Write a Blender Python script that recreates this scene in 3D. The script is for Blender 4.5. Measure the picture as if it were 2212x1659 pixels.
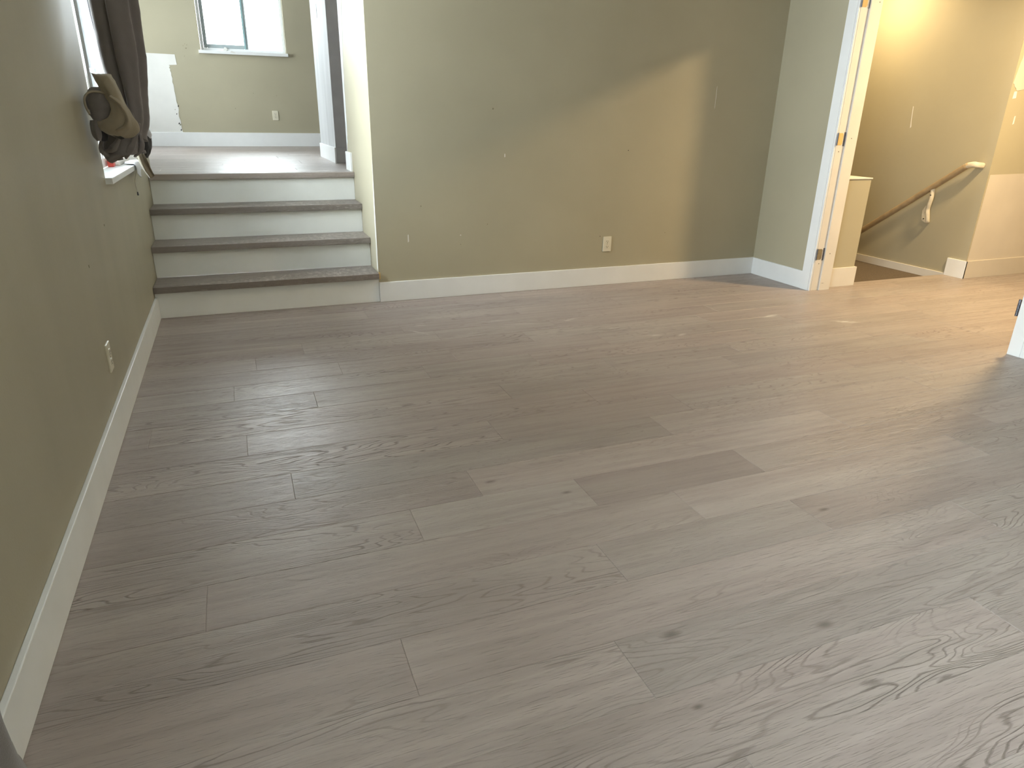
import bpy, bmesh, math, random
from mathutils import Vector, Matrix, noise

for o in list(bpy.data.objects):
    bpy.data.objects.remove(o, do_unlink=True)
S = bpy.context.scene
COL = S.collection

# ------------------------------------------------------------------ camera
W, H = 2212, 1659
F, YAW, PITCH, ROLL = 1467.9, 0.37913, -0.37375, 0.01705
cam = bpy.data.cameras.new('camera')
co = bpy.data.objects.new('camera', cam)
COL.objects.link(co)
fw = Vector((math.sin(YAW)*math.cos(PITCH), math.cos(YAW)*math.cos(PITCH), math.sin(PITCH)))
rt = Vector((math.cos(YAW), -math.sin(YAW), 0))
up = rt.cross(fw)
r2 = rt*math.cos(ROLL) + up*math.sin(ROLL)
u2 = -rt*math.sin(ROLL) + up*math.cos(ROLL)
m = Matrix((r2, u2, -fw)).transposed().to_4x4()
m.translation = Vector((0.51252, -4.34993, 1.13554))
co.matrix_world = m
cam.sensor_width = 36
cam.lens = 36*F/W
cam.clip_start = 0.02
S.camera = co

# ------------------------------------------------------------------ world, lamps, exposure
wd = bpy.data.worlds.new('overcast_sky')
wd.use_nodes = True
S.world = wd
bg = wd.node_tree.nodes['Background']
bg.inputs[0].default_value = (0.90, 0.945, 1.0, 1)
bg.inputs[1].default_value = 10.4
S.view_settings.view_transform = 'Standard'
S.view_settings.look = 'None'
S.view_settings.exposure = 1.62
S.view_settings.gamma = 1
S.view_settings.use_curve_mapping = False
S.cycles.use_denoising = True
S.cycles.max_bounces = 10
S.cycles.diffuse_bounces = 6
S.cycles.sample_clamp_indirect = 6


def area(name, loc, direction, sx, sy, power=0, color=(1, 1, 1), portal=False, disk=False):
    l = bpy.data.lights.new(name, 'AREA')
    l.shape = 'DISK' if disk else 'RECTANGLE'
    l.size = sx
    if not disk:
        l.size_y = sy
    l.energy = power
    l.color = color
    o = bpy.data.objects.new(name, l)
    o.location = loc
    o.rotation_euler = Vector(direction).to_track_quat('-Z', 'Y').to_euler()
    COL.objects.link(o)
    if portal:
        l.cycles.is_portal = True
    return o


# sky portals sit in the window openings, they only guide sampling
area('sky_portal', (-0.16, -0.29, 1.54), (1, 0, 0), 1.24, 1.36, portal=True)
area('sky_portal', (-0.16, -4.275, 1.5), (1, 0, 0), 2.35, 1.28, portal=True)
area('sky_portal', (0.80, 5.10, 2.35), (0, -1, 0), 0.95, 1.15, portal=True)
area('sky_portal', (-1.78, 3.75, 1.9), (1, 0, 0), 1.7, 1.2, portal=True)
# warm ceiling lamps of the hall and of the stairwell
area('hall_lamp', (5.35, -1.65, 2.30), (0, 0, -1), 0.26, 0.26, 33, (1.0, 0.72, 0.38), disk=True)
area('stairwell_lamp', (5.40, 0.42, 2.30), (0, 0, -1), 0.20, 0.20, 8, (1.0, 0.74, 0.40), disk=True)

# ------------------------------------------------------------------ helpers


def tagk(o, kind=None, label=None, cat=None, group=None):
    if kind: o['kind'] = kind
    if label: o['label'] = label
    if cat: o['category'] = cat
    if group: o['group'] = group
    return o


class MB:
    def __init__(self):
        self.v = []; self.f = []; self.smooth = False

    def box(self, x0, x1, y0, y1, z0, z1):
        b = len(self.v)
        x0, x1 = min(x0, x1), max(x0, x1); y0, y1 = min(y0, y1), max(y0, y1); z0, z1 = min(z0, z1), max(z0, z1)
        self.v += [(x0, y0, z0), (x1, y0, z0), (x1, y1, z0), (x0, y1, z0), (x0, y0, z1), (x1, y0, z1), (x1, y1, z1), (x0, y1, z1)]
        for q in ((0, 3, 2, 1), (4, 5, 6, 7), (0, 1, 5, 4), (1, 2, 6, 5), (2, 3, 7, 6), (3, 0, 4, 7)):
            self.f.append(tuple(b+i for i in q))
        return self

    def prism(self, poly, axis, a, b2):
        """poly: 2D points; axis the extrusion axis; a,b2 the two ends."""
        n = len(poly); b = len(self.v)
        def P(p, t):
            if axis == 'x': return (t, p[0], p[1])
            if axis == 'y': return (p[0], t, p[1])
            return (p[0], p[1], t)
        for p in poly: self.v.append(P(p, a))
        for p in poly: self.v.append(P(p, b2))
        self.f.append(tuple(b+i for i in range(n)))
        self.f.append(tuple(b+n+i for i in reversed(range(n))))
        for i in range(n):
            j = (i+1) % n
            self.f.append((b+i, b+n+i, b+n+j, b+j))
        return self

    def cyl(self, p0, p1, r, n=16, r1=None):
        p0, p1 = Vector(p0), Vector(p1); d = (p1-p0).normalized()
        a = d.orthogonal().normalized(); c = d.cross(a)
        b = len(self.v); r1 = r if r1 is None else r1
        for p, rr in ((p0, r), (p1, r1)):
            for i in range(n):
                t = 2*math.pi*i/n
                self.v.append(tuple(p+a*math.cos(t)*rr+c*math.sin(t)*rr))
        self.f.append(tuple(b+i for i in reversed(range(n))))
        self.f.append(tuple(b+n+i for i in range(n)))
        for i in range(n):
            j = (i+1) % n
            self.f.append((b+i, b+j, b+n+j, b+n+i))
        return self

    def build(self, name, mat, parent=None, bevel=0, smooth=False, seg=2):
        me = bpy.data.meshes.new(name)
        me.from_pydata(self.v, [], self.f)
        bm = bmesh.new(); bm.from_mesh(me)
        bmesh.ops.recalc_face_normals(bm, faces=bm.faces)
        bm.to_mesh(me); bm.free()
        me.materials.append(mat)
        o = bpy.data.objects.new(name, me)
        COL.objects.link(o)
        if parent: o.parent = parent
        if bevel:
            md = o.modifiers.new('edge', 'BEVEL'); md.width = bevel; md.segments = seg; md.limit_method = 'ANGLE'
        if smooth:
            for p in me.polygons: p.use_smooth = True
        return o


def empty(name, loc):
    o = bpy.data.objects.new(name, None)
    o.location = loc
    o.empty_display_size = 0.05
    COL.objects.link(o)
    return o


def adopt(child, parent):
    """parent in place (parents are only translated)"""
    child.parent = parent
    child.matrix_parent_inverse = Matrix.Translation(-Vector(parent.location))
    return child


def structure(o):
    o['kind'] = 'structure'
    return o

# ------------------------------------------------------------------ materials


def new_mat(name):
    mt = bpy.data.materials.new(name)
    mt.use_nodes = True
    nt = mt.node_tree
    return mt, nt, nt.nodes, nt.links, nt.nodes['Principled BSDF']


def N(nodes, t, **kw):
    n = nodes.new(t)
    for k, v in kw.items(): setattr(n, k, v)
    return n


def ramp(nodes, stops):
    r = nodes.new('ShaderNodeValToRGB')
    e = r.color_ramp.elements
    while len(e) > 1: e.remove(e[-1])
    e[0].position = stops[0][0]; e[0].color = (*stops[0][1], 1)
    for p, c in stops[1:]:
        x = e.new(p); x.color = (*c, 1)
    return r


def paint(name, color, rough=0.6, var=0.06, vscale=1.5, bump=0.05, bscale=220, spec=0.35, streak=None):
    mt, nt, n, l, b = new_mat(name)
    tc = N(n, 'ShaderNodeNewGeometry')
    mp = N(n, 'ShaderNodeMapping')
    l.new(tc.outputs['Position'], mp.inputs['Vector'])
    if streak: mp.inputs['Scale'].default_value = streak
    no = N(n, 'ShaderNodeTexNoise'); no.inputs['Scale'].default_value = vscale; no.inputs['Detail'].default_value = 5
    l.new(mp.outputs[0], no.inputs['Vector'])
    c0 = tuple(c*(1-var) for c in color); c1 = tuple(min(1, c*(1+var)) for c in color)
    rp = ramp(n, [(0.3, c0), (0.7, c1)])
    l.new(no.outputs['Fac'], rp.inputs['Fac'])
    l.new(rp.outputs['Color'], b.inputs['Base Color'])
    b.inputs['Roughness'].default_value = rough
    b.inputs['Specular IOR Level'].default_value = spec
    if bump:
        n2 = N(n, 'ShaderNodeTexNoise'); n2.inputs['Scale'].default_value = bscale; n2.inputs['Detail'].default_value = 3
        l.new(tc.outputs['Position'], n2.inputs['Vector'])
        bp = N(n, 'ShaderNodeBump'); bp.inputs['Strength'].default_value = bump; bp.inputs['Distance'].default_value = 0.002
        l.new(n2.outputs['Fac'], bp.inputs['Height'])
        l.new(bp.outputs['Normal'], b.inputs['Normal'])
    return mt


OLIVE = paint('olive_wall_paint', (0.385, 0.352, 0.255), rough=0.55, var=0.05, vscale=1.3, bump=0.12, bscale=140)
OLIVE_WORN = paint('olive_wall_paint_wiped', (0.385, 0.352, 0.262), rough=0.5, var=0.05, vscale=4, bump=0.15, bscale=120, streak=(1, 1, 0.35))
WHITE = paint('white_trim_paint', (0.74, 0.75, 0.75), rough=0.42, var=0.03, vscale=6, bump=0.03, bscale=90, spec=0.4)
RISER = paint('white_riser_paint', (0.80, 0.81, 0.79), rough=0.5, var=0.03, vscale=5, bump=0.04, bscale=120)
HALLPRIMER = paint('cream_hall_primer', (0.52, 0.475, 0.41), rough=0.75, var=0.04, vscale=4, bump=0.15, bscale=120)
STREAKY = paint('streaky_white_coat', (0.46, 0.465, 0.47), rough=0.7, var=0.14, vscale=9, bump=0.1, streak=(1, 1, 0.12))
PRIMER = paint('white_primer', (0.66, 0.65, 0.62), rough=0.75, var=0.05, vscale=4, bump=0.2, bscale=120)
PLASTER = paint('rough_plaster', (0.62, 0.65, 0.66), rough=0.8, var=0.1, vscale=14, bump=0.9, bscale=55)
CREAM = paint('cream_trim_paint', (0.66, 0.63, 0.58), rough=0.5, var=0.03, vscale=6, bump=0.04)
CEIL = paint('ceiling_paint', (0.75, 0.74, 0.72), rough=0.9, var=0.02, bump=0.1)
VINYL = paint('white_vinyl', (0.80, 0.82, 0.83), rough=0.3, var=0.01, bump=0)
SASH = paint('grey_sash_vinyl', (0.36, 0.41, 0.42), rough=0.35, var=0.02, bump=0)
SHADEFACE = paint('shaded_stub_coat', (0.36, 0.345, 0.345), rough=0.7, var=0.06, vscale=9, bump=0.05)  # backlit shade of the stub front put into the colour
IVORY = paint('ivory_plastic', (0.66, 0.62, 0.50), rough=0.3, var=0.01, bump=0, spec=0.5)
BLACK = paint('black_slot', (0.012, 0.011, 0.010), rough=0.6, var=0.1, bump=0)
RAWWOOD = paint('raw_mortise_wood', (0.60, 0.42, 0.17), rough=0.7, var=0.18, vscale=30, bump=0.2, streak=(1, 1, 0.1))
METAL = paint('aged_hinge_metal', (0.30, 0.26, 0.18), rough=0.4, var=0.15, vscale=60, bump=0.05)
METAL.node_tree.nodes['Principled BSDF'].inputs['Metallic'].default_value = 0.5
STEEL = paint('dark_steel', (0.16, 0.17, 0.20), rough=0.35, var=0.2, vscale=80, bump=0.05)
STEEL.node_tree.nodes['Principled BSDF'].inputs['Metallic'].default_value = 0.8
RAIL = paint('painted_handrail', (0.56, 0.51, 0.40), rough=0.4, var=0.08, vscale=20, bump=0.1, bscale=60)
RAILWOOD = paint('brown_handrail_wood', (0.33, 0.25, 0.15), rough=0.4, var=0.15, vscale=20, bump=0.1, bscale=60)
BROWN = paint('brown_carpet', (0.10, 0.078, 0.058), rough=0.95, var=0.3, vscale=160, bump=0.6, bscale=400)
RED = paint('red_plastic', (0.62, 0.08, 0.06), rough=0.4, var=0.05, bump=0)
SCUFF = paint('dark_scuff', (0.21, 0.195, 0.13), rough=0.7, var=0.15, vscale=30, bump=0)


def fabric(name, color, var=0.12, sheen=0.3):
    mt = paint(name, color, rough=0.95, var=var, vscale=9, bump=0.5, bscale=420, spec=0.1)
    mt.node_tree.nodes['Principled BSDF'].inputs['Sheen Weight'].default_value = sheen
    return mt


GREYCLOTH = fabric('grey_curtain_fabric', (0.19, 0.172, 0.168))
TAN = fabric('tan_curtain_lining', (0.33, 0.285, 0.21))
BLUEWHITE = fabric('white_lining_fabric', (0.62, 0.64, 0.70), 0.05)
SHADECLOTH = fabric('shaded_curtain_fabric', (0.045, 0.045, 0.05))  # near-black version of the grey cloth, shade of the folds put into its colour


def blind_mat():
    mt, nt, n, l, b = new_mat('translucent_white_blind')
    out = n['Material Output']
    d = N(n, 'ShaderNodeBsdfDiffuse'); d.inputs[0].default_value = (0.8, 0.82, 0.84, 1)
    t = N(n, 'ShaderNodeBsdfTranslucent'); t.inputs[0].default_value = (0.8, 0.84, 0.88, 1)
    mx = N(n, 'ShaderNodeMixShader'); mx.inputs[0].default_value = 0.45
    l.new(d.outputs[0], mx.inputs[1]); l.new(t.outputs[0], mx.inputs[2])
    l.new(mx.outputs[0], out.inputs['Surface'])
    return mt


BLIND = blind_mat()


def glass_mat():
    mt, nt, n, l, b = new_mat('window_glass')
    out = n['Material Output']
    g = N(n, 'ShaderNodeBsdfGlossy'); g.inputs['Roughness'].default_value = 0.02
    t = N(n, 'ShaderNodeBsdfTransparent'); t.inputs[0].default_value = (0.95, 0.98, 0.97, 1)
    fr = N(n, 'ShaderNodeFresnel'); fr.inputs[0].default_value = 1.45
    mx = N(n, 'ShaderNodeMixShader')
    l.new(fr.outputs[0], mx.inputs[0]); l.new(t.outputs[0], mx.inputs[1]); l.new(g.outputs[0], mx.inputs[2])
    l.new(mx.outputs[0], out.inputs['Surface'])
    return mt


GLASS = glass_mat()


def oak(name, knots=(), smears=(), dark=1.0, seams=True):
    """grey-taupe oiled oak; UV in metres along/across each board, 'board' colour attribute = random, tint, grain"""
    mt, nt, n, l, b = new_mat(name)

    def math_(op, a, c=None, d=None, clamp=False):
        k = N(n, 'ShaderNodeMath', operation=op); k.use_clamp = clamp
        for i, x in enumerate((a, c, d)):
            if x is None: continue
            if isinstance(x, (int, float)): k.inputs[i].default_value = x
            else: l.new(x, k.inputs[i])
        return k.outputs[0]

    def noise_(vec, scale, detail=3, rough=0.5, dist=0.0):
        k = N(n, 'ShaderNodeTexNoise'); k.inputs['Scale'].default_value = scale; k.inputs['Detail'].default_value = detail
        k.inputs['Roughness'].default_value = rough; k.inputs['Distortion'].default_value = dist
        l.new(vec, k.inputs['Vector'])
        return k.outputs['Fac']

    def mapped(vec, sc, loc=(0, 0, 0)):
        k = N(n, 'ShaderNodeMapping'); k.inputs['Scale'].default_value = sc; k.inputs['Location'].default_value = loc
        l.new(vec, k.inputs['Vector'])
        return k.outputs[0]

    def smooth(v, a, c, lo=0.0, hi=1.0):
        k = N(n, 'ShaderNodeMapRange', interpolation_type='SMOOTHSTEP')
        l.new(v, k.inputs['Value'])
        for i, x in zip((1, 2, 3, 4), (a, c, lo, hi)): k.inputs[i].default_value = x
        return k.outputs[0]

    def mix(f, a, c, blend='MIX'):
        k = N(n, 'ShaderNodeMix', data_type='RGBA', blend_type=blend)
        if isinstance(f, (int, float)): k.inputs['Factor'].default_value = f
        else: l.new(f, k.inputs['Factor'])
        for s, x in ((6, a), (7, c)):
            if isinstance(x, tuple): k.inputs[s].default_value = (*x, 1)
            else: l.new(x, k.inputs[s])
        return k.outputs[2]

    uv = N(n, 'ShaderNodeUVMap'); uv.uv_map = 'UVMap'
    at = N(n, 'ShaderNodeAttribute'); at.attribute_name = 'board'
    sp = N(n, 'ShaderNodeSeparateColor'); l.new(at.outputs['Color'], sp.inputs[0])
    rnd, tint, grain = sp.outputs[0], sp.outputs[1], sp.outputs[2]
    # 3D vector (u, v, random*40) so each board has grain of its own
    su = N(n, 'ShaderNodeSeparateXYZ'); l.new(uv.outputs[0], su.inputs[0])
    cb = N(n, 'ShaderNodeCombineXYZ')
    l.new(su.outputs[0], cb.inputs[0]); l.new(su.outputs[1], cb.inputs[1])
    l.new(math_('MULTIPLY', rnd, 40.0), cb.inputs[2])
    V = cb.outputs[0]
    # cathedral grain: contour lines of a field stretched along the board
    field = noise_(mapped(V, (0.85, 6.5, 1)), 1.35, 2, 0.45, 0.35)
    fine = noise_(mapped(V, (7, 60, 1)), 1.6, 3, 0.6)
    rings = math_('ADD', math_('MULTIPLY', field, 27.0), math_('MULTIPLY', fine, 0.55))
    tri = math_('ABSOLUTE', math_('SUBTRACT', math_('FRACT', rings), 0.5))
    line = smooth(tri, 0.0, 0.17, 1.0, 0.0)
    strength = noise_(mapped(V, (1.3, 5, 1), (3, 7, 2)), 1.1, 2)
    line = math_('MULTIPLY', line, smooth(strength, 0.36, 0.62))
    pores = noise_(mapped(V, (14, 420, 1)), 1.0, 2, 0.6)
    porem = smooth(pores, 0.55, 0.72)
    streak = noise_(mapped(V, (1.2, 26, 1)), 1.4, 4, 0.6)
    blotch = noise_(mapped(V, (1.0, 4.5, 1), (9, 2, 5)), 1.2, 2)
    base = mix(tint, (0.262, 0.217, 0.202), (0.420, 0.357, 0.325))
    base = mix(smooth(rnd, 0.15, 0.9, 0.0, 0.75), base, mix(tint, (0.258, 0.224, 0.207), (0.400, 0.354, 0.323)))
    base = mix(smooth(streak, 0.33, 0.70, 0.0, 0.38), base, (0.195, 0.160, 0.145))
    base = mix(smooth(blotch, 0.45, 0.75, 0.0, 0.32), base, (0.43, 0.39, 0.35))
    base = mix(math_('MULTIPLY', math_('MULTIPLY', line, grain), 0.62), base, (0.085, 0.066, 0.055))
    base = mix(math_('MULTIPLY', porem, 0.36), base, (0.12, 0.10, 0.088))
    geo = N(n, 'ShaderNodeNewGeometry')
    for (kx, ky, kr) in knots:
        sub = N(n, 'ShaderNodeVectorMath', operation='SUBTRACT'); l.new(geo.outputs['Position'], sub.inputs[0]); sub.inputs[1].default_value = (kx, ky, 0)
        wob = mapped(sub.outputs[0], (0.45, 1.0, 0.0))
        ln = N(n, 'ShaderNodeVectorMath', operation='LENGTH'); l.new(wob, ln.inputs[0])
        base = mix(smooth(ln.outputs['Value'], 0.0, kr*0.62, 0.62, 0.0), base, (0.05, 0.038, 0.033))
    for (sx, sy, ang, ln_, wd_) in smears:
        sub = N(n, 'ShaderNodeMapping', vector_type='TEXTURE')
        sub.inputs['Location'].default_value = (sx, sy, 0); sub.inputs['Rotation'].default_value = (0, 0, ang); sub.inputs['Scale'].default_value = (ln_, wd_, 1)
        l.new(geo.outputs['Position'], sub.inputs['Vector'])
        lv = N(n, 'ShaderNodeVectorMath', operation='LENGTH'); l.new(sub.outputs[0], lv.inputs[0])
        nz = noise_(mapped(geo.outputs['Position'], (14, 60, 1)), 1.0, 3)
        base = mix(math_('MULTIPLY', smooth(lv.outputs['Value'], 0.2, 1.0, 0.65, 0.0), smooth(nz, 0.3, 0.6)), base, (0.62, 0.60, 0.56))
    if dark != 1.0:
        base = mix(1.0, base, (dark, dark, dark), 'MULTIPLY')
    l.new(base, b.inputs['Base Color'])
    rg = math_('ADD', math_('MULTIPLY', streak, 0.16), 0.29)
    rg = math_('ADD', rg, math_('MULTIPLY', line, 0.16))
    l.new(rg, b.inputs['Roughness'])
    b.inputs['Specular IOR Level'].default_value = 0.5
    h = math_('ADD', math_('MULTIPLY', math_('MULTIPLY', line, grain), -1.0), math_('MULTIPLY', porem, -0.5))
    h = math_('ADD', h, math_('MULTIPLY', streak, 0.5))
    bp = N(n, 'ShaderNodeBump'); bp.inputs['Strength'].default_value = 0.9; bp.inputs['Distance'].default_value = 0.0016
    l.new(h, bp.inputs['Height']); l.new(bp.outputs['Normal'], b.inputs['Normal'])
    return mt


KNOTS = [(1.348, -3.299, 0.030), (1.28, -3.50, 0.016), (1.72, -3.40, 0.028), (1.135, -3.62, 0.022), (1.19, -2.47, 0.022),
         (1.50, -1.93, 0.014), (2.12, -2.99, 0.022), (0.62, -3.66, 0.018), (1.40, -2.62, 0.02)]
SMEARS = [(1.382, -0.75, -0.92, 0.10, 0.012), (1.99, -0.77, -0.2, 0.14, 0.008), (1.86, -0.66, -0.1, 0.13, 0.008),
          (2.30, -0.78, 0.3, 0.06, 0.018), (2.62, -1.22, -0.2, 0.06, 0.02), (2.78, -1.26, 0.4, 0.05, 0.02), (1.42, -0.62, 0.0, 0.05, 0.012),
          (2.45, -1.02, 0.0, 0.08, 0.01), (3.55, -1.10, 0.3, 0.10, 0.03), (3.9, -1.35, -0.5, 0.12, 0.03)]
OAK = oak('grey_oak_floorboards', KNOTS, SMEARS)
TREADOAK = oak('grey_oak_stair_tread')

# ------------------------------------------------------------------ board floors
PW, ROW0 = 0.1805, -2.187


def board_mesh(name, boards, mat, z=0.0, thick=0.014, bev=0.0013, seed=1):
    """boards: (x0,x1,y0,y1,rnd,tint,grain,u0,v0)"""
    bm = bmesh.new()
    uvl = bm.loops.layers.uv.new('UVMap')
    cl = bm.loops.layers.float_color.new('board')
    for (x0, x1, y0, y1, rn, ti, gr, u0, v0) in boards:
        a = [bm.verts.new(p) for p in ((x0, y0, z-bev), (x1, y0, z-bev), (x1, y1, z-bev), (x0, y1, z-bev))]
        c = [bm.verts.new(p) for p in ((x0+bev, y0+bev, z), (x1-bev, y0+bev, z), (x1-bev, y1-bev, z), (x0+bev, y1-bev, z))]
        d = [bm.verts.new(p) for p in ((x0, y0, z-thick), (x1, y0, z-thick), (x1, y1, z-thick), (x0, y1, z-thick))]
        fs = [bm.faces.new(c), bm.faces.new(d[::-1])]
        for i in range(4):
            j = (i+1) % 4
            fs.append(bm.faces.new((a[i], a[j], c[j], c[i])))
            fs.append(bm.faces.new((d[i], d[j], a[j], a[i])))
        for f in fs:
            for lp in f.loops:
                p = lp.vert.co
                lp[uvl].uv = (p.x-x0+u0, p.y-y0+v0)
                lp[cl] = (rn, ti, gr, 1)
    me = bpy.data.meshes.new(name)
    bm.to_mesh(me); bm.free()
    me.materials.append(mat)
    o = bpy.data.objects.new(name, me)
    COL.objects.link(o)
    return o


JOINTS = {-12: [2.12], -11: [1.165, 2.605], -10: [0.62, 2.07, 2.797], -9: [1.30, 2.456], -8: [0.738, 1.459, 2.174, 3.3],
          -7: [0.503, 1.933, 3.1], -6: [0.878, 1.448, 2.307, 3.6], -5: [0.40, 1.254, 1.82, 3.2], -4: [0.724, 2.14, 2.9],
          -3: [0.105, 1.523, 2.75], -2: [0.44, 1.858, 3.3], -1: [1.343, 2.20, 3.6], 0: [0.572, 1.982, 3.4],
          1: [1.136, 2.7, 3.9], 2: [0.896, 1.460, 2.114, 3.3], 3: [0.323, 1.732, 3.0], 4: [1.354, 2.058, 3.5],
          5: [0.745, 2.55], 6: [1.210, 2.9], 7: [0.45, 2.152, 3.6], 8: [1.294, 2.75]}
TINT = {(0, 0.572): (0.9, 0.22, 0.3), (1, 1.136): (0.1, 0.66, 0.25), (1, None): (0.2, 0.28, 0.5), (2, 1.460): (0.15, 0.18, 0.15), (2, 0.896): (0.95, 0.62, 0.2),
        (3, 1.732): (0.35, 0.62, 0.1), (3, 0.323): (0.3, 0.45, 0.25), (4, 1.354): (0.9, 0.42, 0.2), (4, None): (0.4, 0.30, 0.7), (4, 2.058): (0.2, 0.30, 0.2),
        (5, 0.745): (0.12, 0.52, 0.4), (6, None): (0.5, 0.74, 0.8), (6, 1.210): (0.85, 0.40, 0.5), (-4, 0.724): (0.6, 0.5, 0.4), (-4, None): (0.5, 0.38, 0.6),
        (-3, 0.105): (0.1, 0.70, 1.0), (-3, 1.523): (0.7, 0.42, 0.2), (-2, 0.44): (0.3, 0.48, 0.4), (-1, None): (0.3, 0.62, 1.0), (-1, 1.343): (0.5, 0.36, 0.1),
        (7, None): (0.2, 0.50, 1.0), (7, 0.45): (0.2, 0.55, 1.0), (8, None): (0.3, 0.55, 0.8), (8, 1.294): (0.25, 0.60, 1.0), (2, None): (0.5, 0.45, 1.0),
        (-5, 0.40): (0.8, 0.6, 0.8), (-6, 1.448): (0.1, 0.45, 0.5), (-5, 1.254): (0.9, 0.52, 0.6)}
rng = random.Random(7)
boards = []
for k in range(-13, 19):
    ytop, ybot = ROW0-PW*k, ROW0-PW*(k+1)
    js = list(JOINTS.get(k, []))
    if not js:
        js = [rng.uniform(0.3, 1.2)]
    while js[-1] < 7.0:
        js.append(js[-1]+rng.uniform(0.9, 1.75))
    xs = [-0.02]+js
    for i in range(len(xs)-1):
        key = (k, None if i == 0 else xs[i])
        t = TINT.get(key, (rng.random(), rng.uniform(0.32, 0.64), rng.choice([0.15, 0.3, 0.45, 0.65])))
        u0, v0 = rng.uniform(0, 9), rng.uniform(0, 9)
        X0, X1, Y0, Y1 = xs[i], min(xs[i+1], 7.55), ybot, ytop
        # main room
        a, b_ = X0, min(X1, 4.46)
        if b_ > a and min(Y1, 0.03) > Y0:
            boards.append((a, b_, Y0, min(Y1, 0.03), *t, u0, v0))
        # hall, up to the stairwell edge
        a, b_ = max(X0, 4.46), X1
        yt = min(Y1, -0.528)
        if b_ > a and yt > Y0:
            boards.append((a, b_, Y0, yt, *t, u0+a-X0, v0))
floor = structure(board_mesh('floor', boards, OAK))

boards = []
for k in range(24):
    y0 = 0.79+PW*k; y1 = y0+PW
    x = -1.65 - rng.uniform(0, 1)
    while x < 4.1:
        L = rng.uniform(0.8, 1.7)
        a, b_ = max(x, -1.65), min(x+L, 4.1)
        if b_ > a and y0 < 4.95:
            # the landing starts behind the stair, left of the wing wall
            boards.append((a, b_, y0, min(y1, 4.95), rng.random(), rng.uniform(0.4, 0.7), 0.3, rng.uniform(0, 9), rng.uniform(0, 9)))
        x += L
structure(board_mesh('floor_upper', boards, OAK, z=0.76))

# sub floors close the slabs
structure(MB().box(-0.14, 7.6, -5.75, -0.53, -0.2, -0.016).box(-0.14, 4.47, -0.53, 0.1, -0.2, -0.016).build('trim_subfloor', CEIL))
structure(MB().box(-1.75, 4.2, 0.80, 5.06, 0.55, 0.744).build('trim_landing_slab', CEIL))

# ------------------------------------------------------------------ walls
CH, UH = 2.34, 3.08
WS = 1.3065


def wall(name, boxes, mat=OLIVE):
    w = MB()
    for b in boxes: w.box(*b)
    return structure(w.build(name, mat))


T = 0.15
W1 = (-0.905, 0.33, 0.868, 2.22)      # window 1 in the left wall: y0,y1,z0,z1
W2 = (-5.45, -3.10, 0.868, 2.15)      # window 2, beside the camera
wall('wall_left', [(-T, 0, -5.6, W2[0], 0, CH), (-T, 0, W2[0], W2[1], 0, W2[2]), (-T, 0, W2[0], W2[1], W2[3], CH),
                   (-T, 0, W2[1], W1[0], 0, CH), (-T, 0, W1[0], W1[1], 0, W1[2]-0.026), (-T, 0, W1[0], W1[1], W1[3], CH),
                   (-T, 0, W1[1], 0.97, 0, UH)], OLIVE_WORN)
wl_back = wall('wall_back', [(WS, 4.46, 0, 0.13, -0.016, UH), (0, WS, 0.0, 0.13, CH, UH)])
wl_stair = wall('wall_stairside', [(WS, WS+0.115, 0.13, 0.965, 0, UH)])
wr_far = wall('wall_right', [(4.305, 4.455, -0.625, 0.0, -0.016, CH), (4.265, 4.455, -5.6, -2.125, -0.016, CH), (4.265, 4.455, -2.125, -0.625, 1.95, CH)])
wall('wall_front', [(-T, 7.6, -5.75, -5.6, -0.016, CH)])
structure(MB().box(-T, 7.6, -5.75, 0.13, CH, CH+0.12).box(4.46, 7.6, 0.13, 3.1, CH, CH+0.12).build('ceiling', CEIL))
structure(MB().box(-1.75, 4.2, 0.13, 5.07, UH, UH+0.1).build('ceiling_upper', CEIL))
# hall and stairwell
wh = wall('wall_hall_back', [(5.81, 7.6, -0.685, -0.55, -0.016, CH)])
wh2 = wall('wall_stairwell_right', [(5.81, 5.95, -0.55, 3.1, -1.9, CH)])
wall('wall_stairwell_end', [(4.46, 5.95, 3.0, 3.1, -1.9, CH)])
wall('wall_hall_front', [(4.455, 7.6, -3.1, -3.0, -0.016, CH)])
wall('wall_hall_right', [(7.45, 7.6, -3.0, -0.685, -0.016, CH)])
knee = wall('wall_knee', [(4.455, 4.748, -0.585, 3.0, -1.9, 0.768)])
wall('wall_stairwell_left', [(4.455, 4.50, -0.585, 3.0, 0.768, CH)])
structure(MB().box(4.452, 4.755, -0.592, 3.0, 0.768, 0.776).build('trim_knee_cap', CREAM, bevel=0.002))
# upper room
UW = (0.333, 1.262, 1.792, 2.90)
wub = wall('wall_upper_back', [(-1.75, UW[0], 4.92, 5.06, 0.7, UH), (UW[1], 4.2, 4.92, 5.06, 0.7, UH),
                               (UW[0], UW[1], 4.92, 5.06, 0.7, UW[2]-0.033), (UW[0], UW[1], 4.92, 5.06, UW[3], UH)])
wall('wall_upper_left', [(-1.75, -1.6, 0.9, 2.9, 0.7, UH), (-1.75, -1.6, 4.6, 5.0, 0.7, UH), (-1.75, -1.6, 2.9, 4.6, 0.7, 1.3), (-1.75, -1.6, 2.9, 4.6, 2.5, UH)])
wall('wall_upper_front', [(-1.75, -0.15, 0.85, 0.97, 0.5, UH), (1.42, 4.2, 0.85, 0.965, 0.76, UH)])
wall('wall_upper_right', [(4.1, 4.2, 0.965, 4.92, 0.7, UH)])
pil = structure(MB().box(1.322, 1.64, 1.68, 2.68, 0.76, UH).build('wall_upper_stub', SHADEFACE))  # grey tone carries the shade of the backlit front
pf = MB().box(1.3195, 1.322, 1.678, 2.68, 0.76, UH).build('painted_face', STREAKY, pil)
pf['label'] = 'white painted side of the stub wall'
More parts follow.
